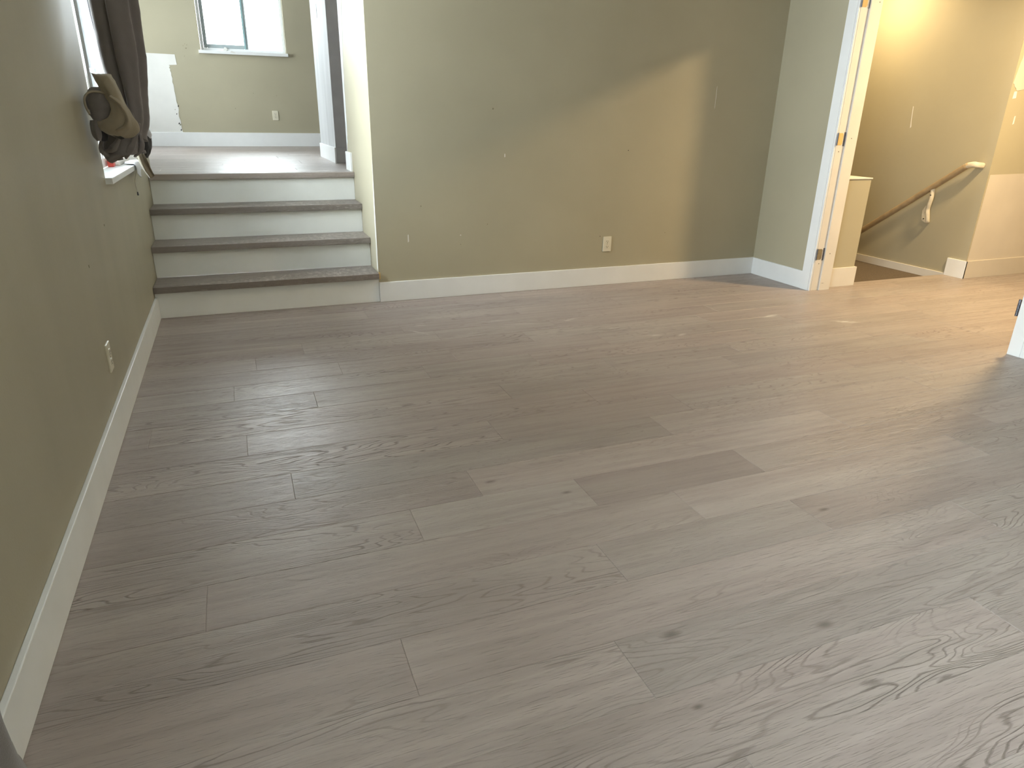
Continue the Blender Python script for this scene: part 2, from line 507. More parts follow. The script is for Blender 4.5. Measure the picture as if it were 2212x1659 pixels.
MB().prism([(2.232, 1.885), (2.238, 1.885), (2.236, 1.925), (2.226, 1.940), (2.214, 1.938), (2.226, 1.952), (2.230, 1.99), (2.225, 1.99), (2.222, 1.95), (2.226, 1.925)], 'x', 1.3188, 1.321).build('latch_slot', BLACK, pil)
structure(MB().box(1.307, 1.3195, 1.666, 2.68, 0.76, 0.883).build('baseboard_stub', WHITE, bevel=0.0015))
structure(MB().box(1.3195, 1.64, 1.666, 1.68, 0.76, 0.883).build('baseboard_stub_front', SHADEFACE, bevel=0.0015))

# ------------------------------------------------------------------ patches, marks on walls


def jag(pts, amp, seed, sub=5):
    r = random.Random(seed); out = []
    for i, (p, rough) in enumerate(pts):
        q = pts[(i+1) % len(pts)][0]
        out.append(p)
        if rough:
            for k in range(1, sub):
                t = k/sub
                out.append((p[0]+(q[0]-p[0])*t + r.uniform(-amp, amp), p[1]+(q[1]-p[1])*t + r.uniform(-amp, amp)*0.5))
    return out


def patch(name, poly, axis, a, b_, mat, parent, label=None):
    o = MB().prism(poly, axis, a, b_).build(name, mat, parent)
    if label: o['label'] = label
    return o


# upper back wall primer (torn right edge)
pp = [((-1.55, 0.91), False), ((0.022, 0.912), True), ((0.0, 1.25), True), ((-0.012, 1.52), True), ((-0.02, 1.625), False), ((0.062, 1.63), False), ((0.055, 1.735), False), ((-1.55, 1.755), False)]
patch('primer_patch', jag(pp, 0.008, 3, 8), 'y', 4.9185, 4.9225, PRIMER, wub, 'white primer patch with a torn right edge')
r_ = random.Random(5)
for i in range(8):
    z = 0.925+i*0.045+r_.uniform(-0.018, 0.018); x = 0.0+r_.uniform(-0.03, 0.012); g = r_.uniform(0.4, 1.2)
    patch('torn_chip', [(x, z), (x+0.010*g, z+0.004*g), (x+0.009*g, z+0.022*g), (x-0.002*g, z+0.010*g)], 'y', 4.9175, 4.919, SCUFF if i % 2 else BLACK, wub)
for (x, z, s) in ((0.175, 1.80, 0.010), (0.15, 1.825, 0.006), (0.19, 1.835, 0.006), (0.17, 1.845, 0.005), (0.84, 1.35, 0.006), (0.62, 1.18, 0.006), (1.10, 1.33, 0.005), (0.15, 1.72, 0.005)):
    patch('wall_speck', [(x, z), (x+s, z-s*.3), (x+s*1.3, z+s), (x+s*.2, z+s*.9)], 'y', 4.9188, 4.9202, SCUFF, wub)
# stairside wall: white feathered compound near its far end and along the near corner
st = [((0.965, 0.885), False), ((0.965, 3.0), False), ((0.70, 3.0), True), ((0.80, 1.80), True), ((0.90, 1.45), True), ((0.925, 1.0), True)]
patch('joint_compound', jag(st, 0.014, 9, 7), 'x', WS-0.0012, WS+0.001, PLASTER, wl_stair, 'rough white joint compound down the wall edge')
st = [((0.0, 0.20), False), ((0.040, 0.21), True), ((0.03, 0.62), True), ((0.0, 0.90), False)]
patch('corner_compound', jag(st, 0.004, 2, 5), 'x', WS-0.0010, WS+0.001, PRIMER, wl_stair)
structure(MB().box(WS-0.014, WS, 0.765, 0.985, 0.76, 0.886).build('baseboard_landing', WHITE, bevel=0.0012))
structure(MB().box(WS-0.0005, WS+0.012, 0.7635, 0.765, 0.76, 0.886).build('trim_raw_end', RAWWOOD))
MB().box(WS-0.002, WS+0.117, 0.965, 0.972, 0.76, UH).build('end_face', WHITE, wl_stair)['label'] = 'white end of the wing wall'

# back wall marks
def chip(x, z, w, h, mat, parent=wl_back, y=0.0, nm='paint_chip'):
    patch(nm, [(x-w/2, z-h/2), (x+w/2, z-h*.4), (x+w*.35, z+h/2), (x-w*.4, z+h*.45)], 'y', y-0.0012, y+0.001, mat, parent)
chip(2.168, 0.905, 0.008, 0.022, PRIMER)
chip(3.086, 0.935, 0.006, 0.006, BLACK, nm='nail_hole')
chip(2.085, 1.185, 0.010, 0.010, SCUFF, nm='scuff')
chip(1.862, 0.406, 0.009, 0.006, PRIMER)
chip(1.862, 0.345, 0.005, 0.004, SCUFF, nm='scuff')
chip(2.905, 0.352, 0.005, 0.005, BLACK, nm='nail_hole')
chip(1.60, 0.60, 0.005, 0.010, SCUFF, nm='scuff')
chip(2.05, 0.47, 0.005, 0.007, SCUFF, nm='scuff')
chip(3.45, 0.355, 0.005, 0.005, SCUFF, nm='scuff')
chip(3.767, 1.29, 0.003, 0.15, PRIMER)
chip(1.51, 0.40, 0.008, 0.05, PRIMER)
# hall wall: scratches, primer patch and plaster
patch('plaster_scratch', [(0.088, 1.27), (0.094, 1.275), (0.086, 1.17), (0.080, 1.105), (0.070, 1.115), (0.079, 1.16)], 'x', 5.8088, 5.811, PRIMER, wh2)
hp = [((5.822, 0.13), False), ((7.3, 0.13), False), ((7.3, 0.81), False), ((5.828, 0.789), False)]
patch('primer_patch', [p for p, _ in hp], 'y', -0.6862, -0.684, HALLPRIMER, wh, 'cream primer patch along the bottom of the hall wall')
hp = [((5.868, 1.375), True), ((5.99, 1.39), True), ((6.05, 1.60), False), ((6.1, 1.9), False), ((5.90, 1.9), True), ((5.852, 1.63), True), ((5.818, 1.42), True)]
patch('plaster_patch', jag(hp, 0.006, 4, 5), 'y', -0.6870, -0.684, HALLPRIMER, wh, 'white plaster repair high on the hall wall')
chip(5.868, 1.345, 0.035, 0.05, PRIMER, wh, -0.685, 'plaster_smear')
chip(5.93, 1.175, 0.014, 0.06, PRIMER, wh, -0.685, 'plaster_smear')
# left wall marks
for (y, z, w, h) in ((-1.60, 0.62, 0.004, 0.01), (-1.75, 0.115, 0.003, 0.02), (-1.15, 0.70, 0.004, 0.008)):
    patch('wall_speck', [(y-w, z), (y+w, z), (y+w, z+h), (y-w, z+h)], 'x', -0.001, 0.0010, SCUFF, bpy.data.objects['wall_left'])

# ------------------------------------------------------------------ baseboards
HB = 0.128
structure(MB().box(0, 0.015, -5.6, -0.002, 0, HB).build('baseboard_left', WHITE, bevel=0.0025))
structure(MB().box(WS, 4.305, -0.015, 0, 0, HB).build('baseboard_back', WHITE, bevel=0.0018))
structure(MB().box(4.291, 4.305, -0.557, -0.015, 0, HB).build('baseboard_right', WHITE, bevel=0.0018))
structure(MB().box(4.251, 4.265, -5.6, -2.178, 0, HB).build('baseboard_right_near', WHITE, bevel=0.0018))
structure(MB().box(0.015, 4.25, -5.6, -5.585, 0, HB).build('baseboard_front', WHITE, bevel=0.0018))
structure(MB().box(4.472, 4.762, -0.600, -0.585, 0, 0.140).box(4.748, 4.762, -0.585, -0.532, 0, 0.140).build('baseboard_knee', CREAM, bevel=0.0015))
structure(MB().box(5.796, 5.81, -0.70, -0.535, 0, 0.138).build('baseboard_hall_corner', WHITE, bevel=0.0012))
structure(MB().box(5.797, 7.45, -0.70, -0.685, 0, 0.138).build('baseboard_hall', HALLPRIMER, bevel=0.0012))
structure(MB().box(-1.6, 4.1, 4.905, 4.92, 0.76, 0.914).build('baseboard_upper', WHITE, bevel=0.002))
structure(MB().box(5.797, 5.81, -0.530, 1.2, -0.048, 0.014).build('trim_stair_skirt', CREAM, bevel=0.001))
structure(MB().box(4.748, 5.81, -0.528, 1.1, -0.10, -0.048).build('floor_stairhead', BROWN))
w_ = MB()
for i in range(7):
    w_.box(4.748, 5.81, 1.1+i*0.25, 1.37+i*0.25, -0.25-0.19*i-0.19, -0.24-0.19*i)
structure(w_.build('floor_stair_flight', BROWN))
structure(MB().box(4.762, 5.797, -0.545, -0.524, -0.03, 0.0005).build('trim_floor_edge', TREADOAK, bevel=0.003))

# ------------------------------------------------------------------ staircase
st = empty('staircase', (0.653, 0.37, 0))
tagk(st, None, 'short staircase of four white risers and grey oak treads climbing to the upper room', 'staircase')
RUN, RISE, TT = 0.2487, 0.19, 0.0366


def boardbox(name, x0, x1, y0, y1, z0, z1, mat, parent, seed):
    r = random.Random(seed)
    o = MB().box(x0, x1, y0, y1, z0, z1).build(name, mat)
    me = o.data
    uvl = me.uv_layers.new(name='UVMap')
    ca = me.color_attributes.new('board', 'FLOAT_COLOR', 'CORNER')
    u0, v0 = r.uniform(0, 9), r.uniform(0, 9); t = (r.random(), r.uniform(0.3, 0.45), 0.35, 1)
    for p in me.polygons:
        for li in p.loop_indices:
            v = me.vertices[me.loops[li].vertex_index].co
            uvl.data[li].uv = (v.x+u0, v.y+v.z+v0)
            ca.data[li].color = t
    md = o.modifiers.new('edge', 'BEVEL'); md.width = 0.0025; md.segments = 2
    return adopt(o, parent)


for i in range(4):
    yr = RUN*i
    o = MB().box(0.001, WS-0.001, yr, yr+0.018, RISE*i, RISE*(i+1)-TT).build('riser', RISER, bevel=0.0008)
    adopt(o, st)
    yn = -0.03+RUN*i
    if i < 3:
        boardbox('tread', 0.001, WS-0.001, yn, yr+RUN, RISE*(i+1)-TT, RISE*(i+1), TREADOAK, st, 20+i)
    else:
        o = boardbox('landing_nosing', 0.001, WS-0.001, yn, 0.79, RISE*4-TT, RISE*4, TREADOAK, st, 31)
body = MB()
for i in range(3):
    body.box(0.001, WS-0.001, RUN*i+0.018, RUN*(i+1), 0, RISE*(i+1)-TT)
body.box(0.001, WS-0.001, RUN*3+0.018, 0.80, 0, RISE*4-TT)
adopt(body.build('carcass', CEIL), st)
# the small raw notch where the first tread meets the wall corner
structure(MB().box(WS-0.001, WS+0.010, -0.006, 0.0, 0.150, 0.192).build('trim_tread_notch', RAWWOOD))

# ------------------------------------------------------------------ outlets


def outlet(loc, axis, label):
    """axis 'y' faces -y, 'x' faces +x"""
    root = empty('power_outlet', loc)
    tagk(root, None, label, 'outlet', 'duplex wall outlets')
    M = Matrix.Identity(4) if axis == 'y' else Matrix.Rotation(math.pi/2, 4, 'Z')

    def add(mb, nm, mat, par, bev=0):
        mb.v = [tuple(M @ Vector(v)) for v in mb.v]
        return mb.build(nm, mat, par, bevel=bev)
    w, h = 0.066, 0.107
    pl = add(MB().box(-w/2, w/2, -0.006, 0.001, -h/2, h/2), 'cover_plate', IVORY, root, 0.0025)
    for s in (-1, 1):
        poly = []
        for k in range(20):
            t = 2*math.pi*k/20
            poly.append((0.0155*math.cos(t), s*0.0185+max(-0.0125, min(0.0125, 0.0155*math.sin(t)))))
        rc = add(MB().prism(poly, 'y', -0.0085, -0.005), 'receptacle', IVORY, root, 0.0006)
        sl = MB().box(-0.0073, -0.0050, -0.0090, -0.008, s*0.0185-0.002, s*0.0185+0.0065).box(0.0050, 0.0070, -0.0090, -0.008, s*0.0185-0.001, s*0.0185+0.0055)
        sl.cyl((0, -0.0090, s*0.0185-0.0075), (0, -0.008, s*0.0185-0.0075), 0.0026, 10)
        add(sl, 'slots', BLACK, rc)
    add(MB().cyl((0, -0.0072, 0), (0, -0.005, 0), 0.003, 12), 'screw', METAL, root)
    return root


outlet((2.965, 0, 0.295), 'y', 'ivory duplex outlet on the olive back wall above the baseboard')
outlet((0, -1.592, 0.286), 'x', 'ivory duplex outlet low on the left wall, seen nearly edge-on')
outlet((1.068, 4.92, 1.112), 'y', 'ivory duplex outlet on the far wall of the upper room, below the window')

# ------------------------------------------------------------------ doorway
dj = MB()
dj.box(4.305, 4.468, -0.642, -0.625, 0, 1.95)       # far jamb
dj.box(4.268, 4.468, -2.125, -2.108, 0, 1.95)       # near jamb
dj.box(4.29, 4.468, -2.108, -0.642, 1.932, 1.95)
door = structure(dj.build('door_1', CREAM, bevel=0.0012))
MB().box(4.287, 4.305, -0.628, -0.553, 0, 2.01).build('casing', WHITE, door, bevel=0.002)
MB().box(4.249, 4.267, -2.178, -2.112, 0, 2.01).build('casing', WHITE, door, bevel=0.002)
MB().box(4.27, 4.30, -2.178, -0.553, 1.94, 2.01).build('casing', WHITE, door, bevel=0.002)
MB().box(4.292, 4.3035, -0.6405, -0.628, 0, 1.95).build('jamb_edge', WHITE, door, bevel=0.001)
MB().box(4.372, 4.468, -0.654, -0.642, 0, 1.932).build('door_stop', CREAM, door, bevel=0.0015)
MB().box(4.372, 4.42, -2.108, -2.096, 0, 1.932).build('door_stop', CREAM, door, bevel=0.0015)
for (z, leaf) in ((0.262, METAL), (1.035, RAWWOOD), (1.855, RAWWOOD)):
    hg = MB().prism([(4.308, z-0.038), (4.345, z-0.038), (4.352, z-0.028), (4.352, z+0.028), (4.345, z+0.038), (4.308, z+0.038)], 'y', -0.6435, -0.641).build('hinge', leaf, door)
    MB().cyl((4.303, -0.646, z-0.040), (4.303, -0.646, z+0.040), 0.0042, 10).build('hinge_knuckle', STEEL, hg)
    MB().box(4.358, 4.3725, -0.6440, -0.6415, z-0.044, z+0.044).build('mortise_edge', STEEL, hg)
for (x, z, yy) in ((4.415, 1.04, -0.6545), (4.335, 0.955, -0.6425), (4.415, 0.265, -0.6545), (4.34, 0.195, -0.6425), (4.44, 1.85, -0.6545)):
    MB().cyl((x, yy, z), (x, yy+0.002, z), 0.0033, 10).build('screw_hole', BLACK, door)
MB().box(4.385, 4.405, -0.6546, -0.653, 0.052, 0.0535).build('saw_mark', BLACK, door)
hg = MB().box(4.262, 4.30, -2.108, -2.1055, 0.205, 0.295).build('hinge', STEEL, door)
kn = MB()
for k in range(5):
    kn.cyl((4.256, -2.100, 0.206+k*0.018), (4.256, -2.100, 0.2225+k*0.018), 0.0075, 12)
kn.build('hinge_knuckle', STEEL, hg)

# ------------------------------------------------------------------ handrail
hr = empty('handrail', (5.745, -0.55, 0.84))
tagk(hr, None, 'brown wooden handrail with pale bracket sloping down the stairwell wall', 'handrail')


def tube_mesh(pts, rad, n=14, cap=True):
    """pts list of Vector, rad(i,theta)->radius"""
    v = []; f = []
    N_ = len(pts)
    prev = None
    for i, p in enumerate(pts):
        d = (pts[min(i+1, N_-1)]-pts[max(i-1, 0)]).normalized()
        if prev is None:
            a = d.orthogonal().normalized()
            ref = Vector((1, 0, 0)) - d*d.x
            if ref.length > 0.3: a = ref.normalized()
        else:
            a = (prev - d*prev.dot(d)).normalized()
        prev = a
        c = d.cross(a)
        for k in range(n):
            t = 2*math.pi*k/n
            rx, ry = rad(i/(N_-1), t)
            v.append(tuple(p + a*rx + c*ry))
    for i in range(N_-1):
        for k in range(n):
            j = (k+1) % n
            f.append((i*n+k, i*n+j, (i+1)*n+j, (i+1)*n+k))
    if cap:
        f.append(tuple(range(n))[::-1]); f.append(tuple((N_-1)*n+k for k in range(n)))
    return v, f


def catmull(P, sub=8):
    P = [Vector(p) for p in P]; out = []
    for i in range(len(P)-1):
        p0 = P[max(i-1, 0)]; p1 = P[i]; p2 = P[i+1]; p3 = P[min(i+2, len(P)-1)]
        for k in range(sub):
            t = k/sub
            out.append(0.5*((2*p1)+(p2-p0)*t+(2*p0-5*p1+4*p2-p3)*t*t+(3*p1-p0-3*p2+p3)*t**3))
    out.append(P[-1])
    return out


def mesh_obj(name, v, f, mat, parent=None, smooth=True):
    me = bpy.data.meshes.new(name); me.from_pydata([tuple(x) for x in v], [], f)
    bm = bmesh.new(); bm.from_mesh(me); bmesh.ops.recalc_face_normals(bm, faces=bm.faces); bm.to_mesh(me); bm.free()
    me.materials.append(mat)
    if smooth:
        for p in me.polygons: p.use_smooth = True
    o = bpy.data.objects.new(name, me); COL.objects.link(o)
    if parent: adopt(o, parent)
    return o


path = [Vector((5.745, -0.545-0.02, 0.855)), Vector((5.745, -0.53, 0.835))]
for i in range(12):
    path.append(Vector((5.745, -0.50+i*0.125, 0.835-0.0-0.727*(0.03+i*0.125))))
def railr(s, t):
    c, s_ = math.cos(t), math.sin(t)
    k = 0.62
    return (0.024*math.copysign(abs(c)**k, c), 0.021*math.copysign(abs(s_)**k, s_))
v, f = tube_mesh(path, railr, 20)
mesh_obj('rail', v, f, RAILWOOD, hr)
v, f = tube_mesh(catmull([(5.745, -0.545, 0.845), (5.747, -0.590, 0.858), (5.765, -0.612, 0.856), (5.808, -0.618, 0.852)], 6), railr, 20)
mesh_obj('rail_return', v, f, RAIL, hr)
# bracket: wall plate with an S arm up to the rail, third piece at the same spacing further down is hidden
br = MB().prism([(-0.268, 0.375), (-0.225, 0.392), (-0.212, 0.47), (-0.235, 0.515), (-0.27, 0.47)], 'x', 5.800, 5.810).build('bracket_plate', RAIL, bevel=0.002)
adopt(br, hr)
arm = catmull([(5.800, -0.285, 0.385), (5.778, -0.300, 0.395), (5.765, -0.298, 0.445), (5.762, -0.290, 0.49), (5.752, -0.300, 0.53), (5.748, -0.310, 0.58), (5.746, -0.308, 0.64), (5.745, -0.305, 0.672)], 6)
v, f = tube_mesh(arm, lambda s, t: (0.016*math.cos(t), 0.010*math.sin(t)), 14)
br2 = mesh_obj('bracket', v, f, RAIL, hr)
for (x, y, z) in ((5.798, -0.243, 0.408), (5.798, -0.250, 0.462), (5.734, -0.308, 0.605)):
    adopt(MB().cyl((x-0.003, y, z), (x+0.004, y, z), 0.0045, 10).build('screw', BLACK), hr)

# ------------------------------------------------------------------ windows
def frame_ring(mb, axis, a0, a1, y0, y1, z0, z1, w):
    """rectangular ring, extruded a0..a1 along axis"""
    for q in ((y0, y0+w, z0, z1), (y1-w, y1, z0, z1), (y0+w, y1-w, z0, z0+w), (y0+w, y1-w, z1-w, z1)):
        if axis == 'x': mb.box(a0, a1, q[0], q[1], q[2], q[3])
        else: mb.box(q[0], q[1], a0, a1, q[2], q[3])
    return mb


# window 1, left wall
w1 = MB(); frame_ring(w1, 'x', -0.148, -0.085, W1[0]+0.002, W1[1]-0.002, W1[2], W1[3]-0.002, 0.045)
w1 = structure(w1.build('window_1', VINYL, bevel=0.002))
MB().box(-0.148, -0.085, -0.31, -0.27, W1[2]+0.045, W1[3]-0.047).build('mullion', VINYL, w1)
MB().box(-0.122, -0.118, W1[0]+0.047, W1[1]-0.047, W1[2]+0.045, W1[3]-0.047).build('pane', GLASS, w1)
MB().box(-0.085, 0.028, -0.918, W1[1]+0.05, 0.842, 0.868).build('window_sill', WHITE, w1, bevel=0.002)
MB().box(-0.084, -0.002, W1[1]-0.004, W1[1]-0.0005, W1[2], W1[3]).build('jamb_lining', CREAM, w1)
# raised translucent blind
bl = MB()
for k in range(4):
    yy = -0.27+k*0.085
    bl.box(-0.062, -0.060, yy, yy+0.080, 1.32, 2.09)
bl.box(-0.072, -0.048, -0.275, 0.07, 1.305, 1.325)
b_ = bl.build('window_blind', BLIND)
tagk(b_, None, 'narrow white translucent blind hanging inside the left wall window', 'blind')
# window 2, beside the camera
w2 = MB(); frame_ring(w2, 'x', -0.148, -0.085, W2[0]+0.002, W2[1]-0.002, W2[2], W2[3]-0.002, 0.045)
w2 = structure(w2.build('window_2', VINYL, bevel=0.002))
MB().box(-0.122, -0.118, W2[0]+0.047, W2[1]-0.047, W2[2]+0.045, W2[3]-0.047).build('pane', GLASS, w2)
MB().box(-0.085, 0.028, W2[0]-0.02, W2[1]+0.02, 0.842, 0.868).build('window_sill', WHITE, w2, bevel=0.002)
# window 3, upper room, sliding
w3 = MB(); frame_ring(w3, 'y', 4.985, 5.05, UW[0]+0.002, UW[1]-0.002, UW[2], UW[3]-0.002, 0.032)
w3 = structure(w3.build('window_3', VINYL, bevel=0.002))
sa = MB(); frame_ring(sa, 'y', 4.990, 5.012, 0.368, 0.845, 1.825, 2.868, 0.040)
sa = sa.build('sliding_sash', SASH, w3, bevel=0.003)
MB().box(0.408, 0.805, 5.000, 5.003, 1.865, 2.828).build('pane', GLASS, sa)
MB().box(0.805, 0.825, 4.980, 4.991, 1.825, 2.868).build('interlock', paint('teal_grey_gasket', (0.28, 0.42, 0.43), 0.4, bump=0), sa)
MB().box(0.845, 1.230, 5.028, 5.032, 1.824, 2.868).build('fixed_pane', GLASS, w3)
MB().box(0.835, 0.855, 5.015, 5.045, 1.824, 2.868).build('mullion', VINYL, w3)
MB().box(0.310, 1.279, 4.880, 4.985, 1.759, 1.792).build('window_sill', WHITE, w3, bevel=0.002)
MB().prism([(0.57, 1.797), (0.60, 1.793), (0.625, 1.815), (0.605, 1.835), (0.585, 1.838)], 'y', 4.975, 4.988).build('latch', PRIMER, w3, bevel=0.002)
MB().prism([(0.64, 1.779), (0.66, 1.797), (0.70, 1.775), (0.67, 1.772)], 'y', 4.876, 4.885).build('peeling_paint', PRIMER, w3)
# window 4, upper room left wall (out of view, lights the landing)
w4 = MB(); frame_ring(w4, 'x', -1.745, -1.68, 2.902, 4.598, 1.302, 2.498, 0.045)
w4 = structure(w4.build('window_4', VINYL))
MB().box(-1.72, -1.716, 2.947, 4.553, 1.347, 2.453).build('pane', GLASS, w4)


# things on the sill of window 1
o = MB().box(-0.078, -0.050, -0.236, -0.176, 0.8685, 0.905).build('red_block', RED, bevel=0.003)
tagk(o, None, 'small red block on the window sill below the knotted curtain', 'block')
o = MB().box(-0.080, -0.035, -0.14, 0.26, 0.8685, 0.895).build('cream_box', CREAM, bevel=0.004)
tagk(o, None, 'flat cream box lying on the window sill behind the curtain', 'box')


def sheet(name, rows, mat, thick, parent=None, wr=0.0, seed=0, sub=8, nx=14):
    """rows: list of edge polylines (same length) lofted across, solid cloth"""
    R = [catmull(r, sub) for r in rows]
    m = len(R[0]); cols = []
    for i in range(m):
        cols.append(catmull([r[i] for r in R], nx))
    nn = len(cols[0]); v = []; f = []
    for i in range(m):
        for j in range(nn):
            p = cols[i][j]
            q = p*22 + Vector((seed, seed*2, 0))
            dlt = noise.noise_vector(q)*wr + noise.noise_vector(p*60)*wr*0.35
            v.append(p+dlt)
    for i in range(m-1):
        for j in range(nn-1):
            f.append((i*nn+j, i*nn+j+1, (i+1)*nn+j+1, (i+1)*nn+j))
    o = mesh_obj(name, v, f, mat, parent)
    md = o.modifiers.new('cloth', 'SOLIDIFY'); md.thickness = thick; md.offset = 0
    return o


o = sheet('crumpled_sheet', [[(-0.02, -0.10, 0.876), (0.034, -0.13, 0.874), (0.038, -0.12, 0.825)],
                             [(-0.02, -0.03, 0.882), (0.036, -0.04, 0.880), (0.044, -0.03, 0.800)],
                             [(-0.02, 0.05, 0.876), (0.034, 0.05, 0.876), (0.036, 0.06, 0.835)],
                             [(-0.02, 0.14, 0.880), (0.034, 0.15, 0.878), (0.040, 0.16, 0.828)]],
          BLUEWHITE, 0.002, wr=0.003, seed=3)
tagk(o, None, 'crumpled white sheet drooping over the edge of the window sill', 'sheet')
cd = catmull([(0.032, -0.10, 0.868), (0.031, -0.085, 0.84), (0.012, -0.06, 0.78), (0.010, -0.015, 0.722)], 8)
v, f = tube_mesh(cd, lambda s, t: (0.0018*math.cos(t), 0.0018*math.sin(t)), 8)
cordo = empty('blind_cord', (0.012, -0.05, 0.80)); tagk(cordo, None, 'thin cord with a dark tip hanging below the window sill', 'cord')
mesh_obj('cord', v, f, CREAM, cordo)
adopt(MB().cyl((0.010, -0.015, 0.724), (0.010, -0.010, 0.705), 0.003, 8, 0.0045).build('cord_tip', STEEL), cordo)

# ------------------------------------------------------------------ knotted curtain
cu = empty('knotted_curtain', (0.12, -0.9, 0.94))
tagk(cu, None, 'grey curtain with tan lining tied in a big knot in front of the left window', 'curtain')


def bundle(name, P, wx, wy, mat, parent, lobes=(), wr=0.004, seed=0, n=72, sub=10, fade=None):
    """cloth bundle: ellipse wx(s), wy(s) with lobed pleats"""
    pts = catmull(P, sub)

    def rad(s, t):
        a = 1.0
        for (cnt, amp, ph) in lobes: a += amp*math.cos(cnt*t+ph)
        for (tc_, wd_, dp) in creases:
            d = math.atan2(math.sin(t-tc_), math.cos(t-tc_)); a -= dp*math.exp(-(d/wd_)**2)
        return (wx(s)*a*math.cos(t), wy(s)*a*math.sin(t))
    creases = fade or ()
    v, f = tube_mesh(pts, rad, n)
    out = []
    for p in v:
        p = Vector(p); q = Vector((p.x*16, p.y*16, p.z*7+seed))
        out.append(p + noise.noise_vector(q)*wr*1.6 + noise.noise_vector(p*48+Vector((seed, 0, 0)))*wr*0.5)
    return mesh_obj(name, out, f, mat, parent)


def lerp(tab):
    def g(s):
        for (a, x), (b2, y) in zip(tab, tab[1:]):
            if s <= b2: return x+(y-x)*(s-a)/(b2-a)
        return tab[-1][1]
    return g


# hanging cloth: two pleats meeting at a sharp crease on the room side
bundle('drape', [(0.150, -0.90, 2.25), (0.148, -0.90, 1.9), (0.146, -0.90, 1.54), (0.148, -0.905, 1.34), (0.152, -0.92, 1.20), (0.154, -0.94, 1.10), (0.140, -0.96, 1.03)],
       lerp([(0, 0.095), (0.5, 0.080), (0.67, 0.062), (0.85, 0.048), (0.93, 0.042), (1, 0.05)]), lerp([(0, 0.075), (0.7, 0.055), (1, 0.045)]), GREYCLOTH, cu,
       lobes=((4, 0.05, 0.4), (7, 0.05, 1.0)), wr=0.003, seed=2, fade=((2.0, 0.08, 0.45), (4.30, 0.07, 0.34), (0.5, 0.2, 0.15), (5.4, 0.13, 0.14)))
# pale lining seen between drape and window
sheet('lining', [[(0.052, -0.86, 2.2), (0.050, -0.86, 1.54), (0.070, -0.87, 1.34), (0.092, -0.88, 1.22)],
                 [(0.072, -0.84, 2.2), (0.070, -0.84, 1.54), (0.088, -0.85, 1.34), (0.104, -0.86, 1.22)],
                 [(0.088, -0.86, 2.2), (0.084, -0.86, 1.54), (0.10, -0.87, 1.34), (0.11, -0.88, 1.22)]], BLUEWHITE, 0.002, cu, wr=0.001)
sheet('tan_edge', [[(0.205, -0.86, 2.2), (0.200, -0.86, 1.54), (0.196, -0.87, 1.42), (0.190, -0.88, 1.32)],
                   [(0.214, -0.85, 2.2), (0.210, -0.85, 1.54), (0.201, -0.86, 1.42), (0.194, -0.88, 1.32)],
                   [(0.221, -0.84, 2.2), (0.219, -0.84, 1.54), (0.206, -0.85, 1.42), (0.197, -0.87, 1.32)]], TAN, 0.003, cu, wr=0.001)
# lower sack of folded cloth
bundle('sack_fold', [(0.150, -0.95, 1.13), (0.130, -0.97, 1.06), (0.104, -0.98, 1.01), (0.100, -0.98, 0.972), (0.104, -0.98, 0.958)],
       lerp([(0, 0.030), (0.25, 0.052), (0.5, 0.078), (0.75, 0.080), (0.93, 0.060), (1, 0.02)]), lerp([(0, 0.035), (0.4, 0.060), (0.8, 0.066), (1, 0.02)]), GREYCLOTH, cu,
       lobes=((3, 0.06, 1.2), (5, 0.05, 0)), wr=0.006, seed=5, fade=((4.9, 0.10, 0.30), (4.2, 0.12, 0.2), (5.5, 0.08, 0.2), (3.6, 0.1, 0.15)))
# rolled grey ball against the wall
bundle('rolled_end', [(0.066, -1.06, 1.200), (0.064, -1.075, 1.190), (0.060, -1.085, 1.160), (0.064, -1.085, 1.125), (0.074, -1.07, 1.098), (0.078, -1.06, 1.094)],
       lerp([(0, 0.020), (0.12, 0.046), (0.44, 0.056), (0.50, 0.048), (0.57, 0.053), (0.78, 0.045), (0.95, 0.022), (1, 0.008)]), lerp([(0, 0.012), (0.2, 0.038), (0.5, 0.046), (0.8, 0.036), (1, 0.01)]), GREYCLOTH, cu,
       lobes=((3, 0.07, 0.5),), wr=0.006, seed=9, fade=((4.4, 0.1, 0.2), (5.6, 0.12, 0.22), (3.5, 0.1, 0.2)))
v, f = tube_mesh(catmull([(0.022, -1.118, 1.120), (0.012, -1.112, 1.150), (0.014, -1.112, 1.180), (0.034, -1.116, 1.200), (0.062, -1.118, 1.203), (0.090, -1.112, 1.196)], 8),
                 lambda s, t: (0.0045*math.cos(t), 0.007*math.sin(t)), 12)
mesh_obj('hem_roll', v, f, TAN, cu)
# tan band sweeping from the upper left down and back under the ball
sheet('lining_band', [[(0.045, -1.05, 1.272), (0.062, -1.09, 1.238), (0.080, -1.115, 1.190), (0.098, -1.125, 1.145), (0.084, -1.125, 1.110), (0.046, -1.115, 1.098), (0.020, -1.10, 1.098)],
                      [(0.058, -1.07, 1.268), (0.084, -1.115, 1.246), (0.104, -1.14, 1.195), (0.126, -1.145, 1.138), (0.104, -1.145, 1.088), (0.060, -1.13, 1.074), (0.030, -1.11, 1.082)],
                      [(0.084, -1.06, 1.268), (0.106, -1.11, 1.256), (0.124, -1.135, 1.200), (0.148, -1.135, 1.132), (0.140, -1.14, 1.078), (0.095, -1.13, 1.052), (0.052, -1.11, 1.060)],
                      [(0.108, -1.03, 1.266), (0.122, -1.08, 1.246), (0.138, -1.10, 1.200), (0.164, -1.105, 1.120), (0.180, -1.10, 1.070), (0.152, -1.10, 1.038), (0.100, -1.09, 1.036)]],
      TAN, 0.004, cu, wr=0.005, seed=4)
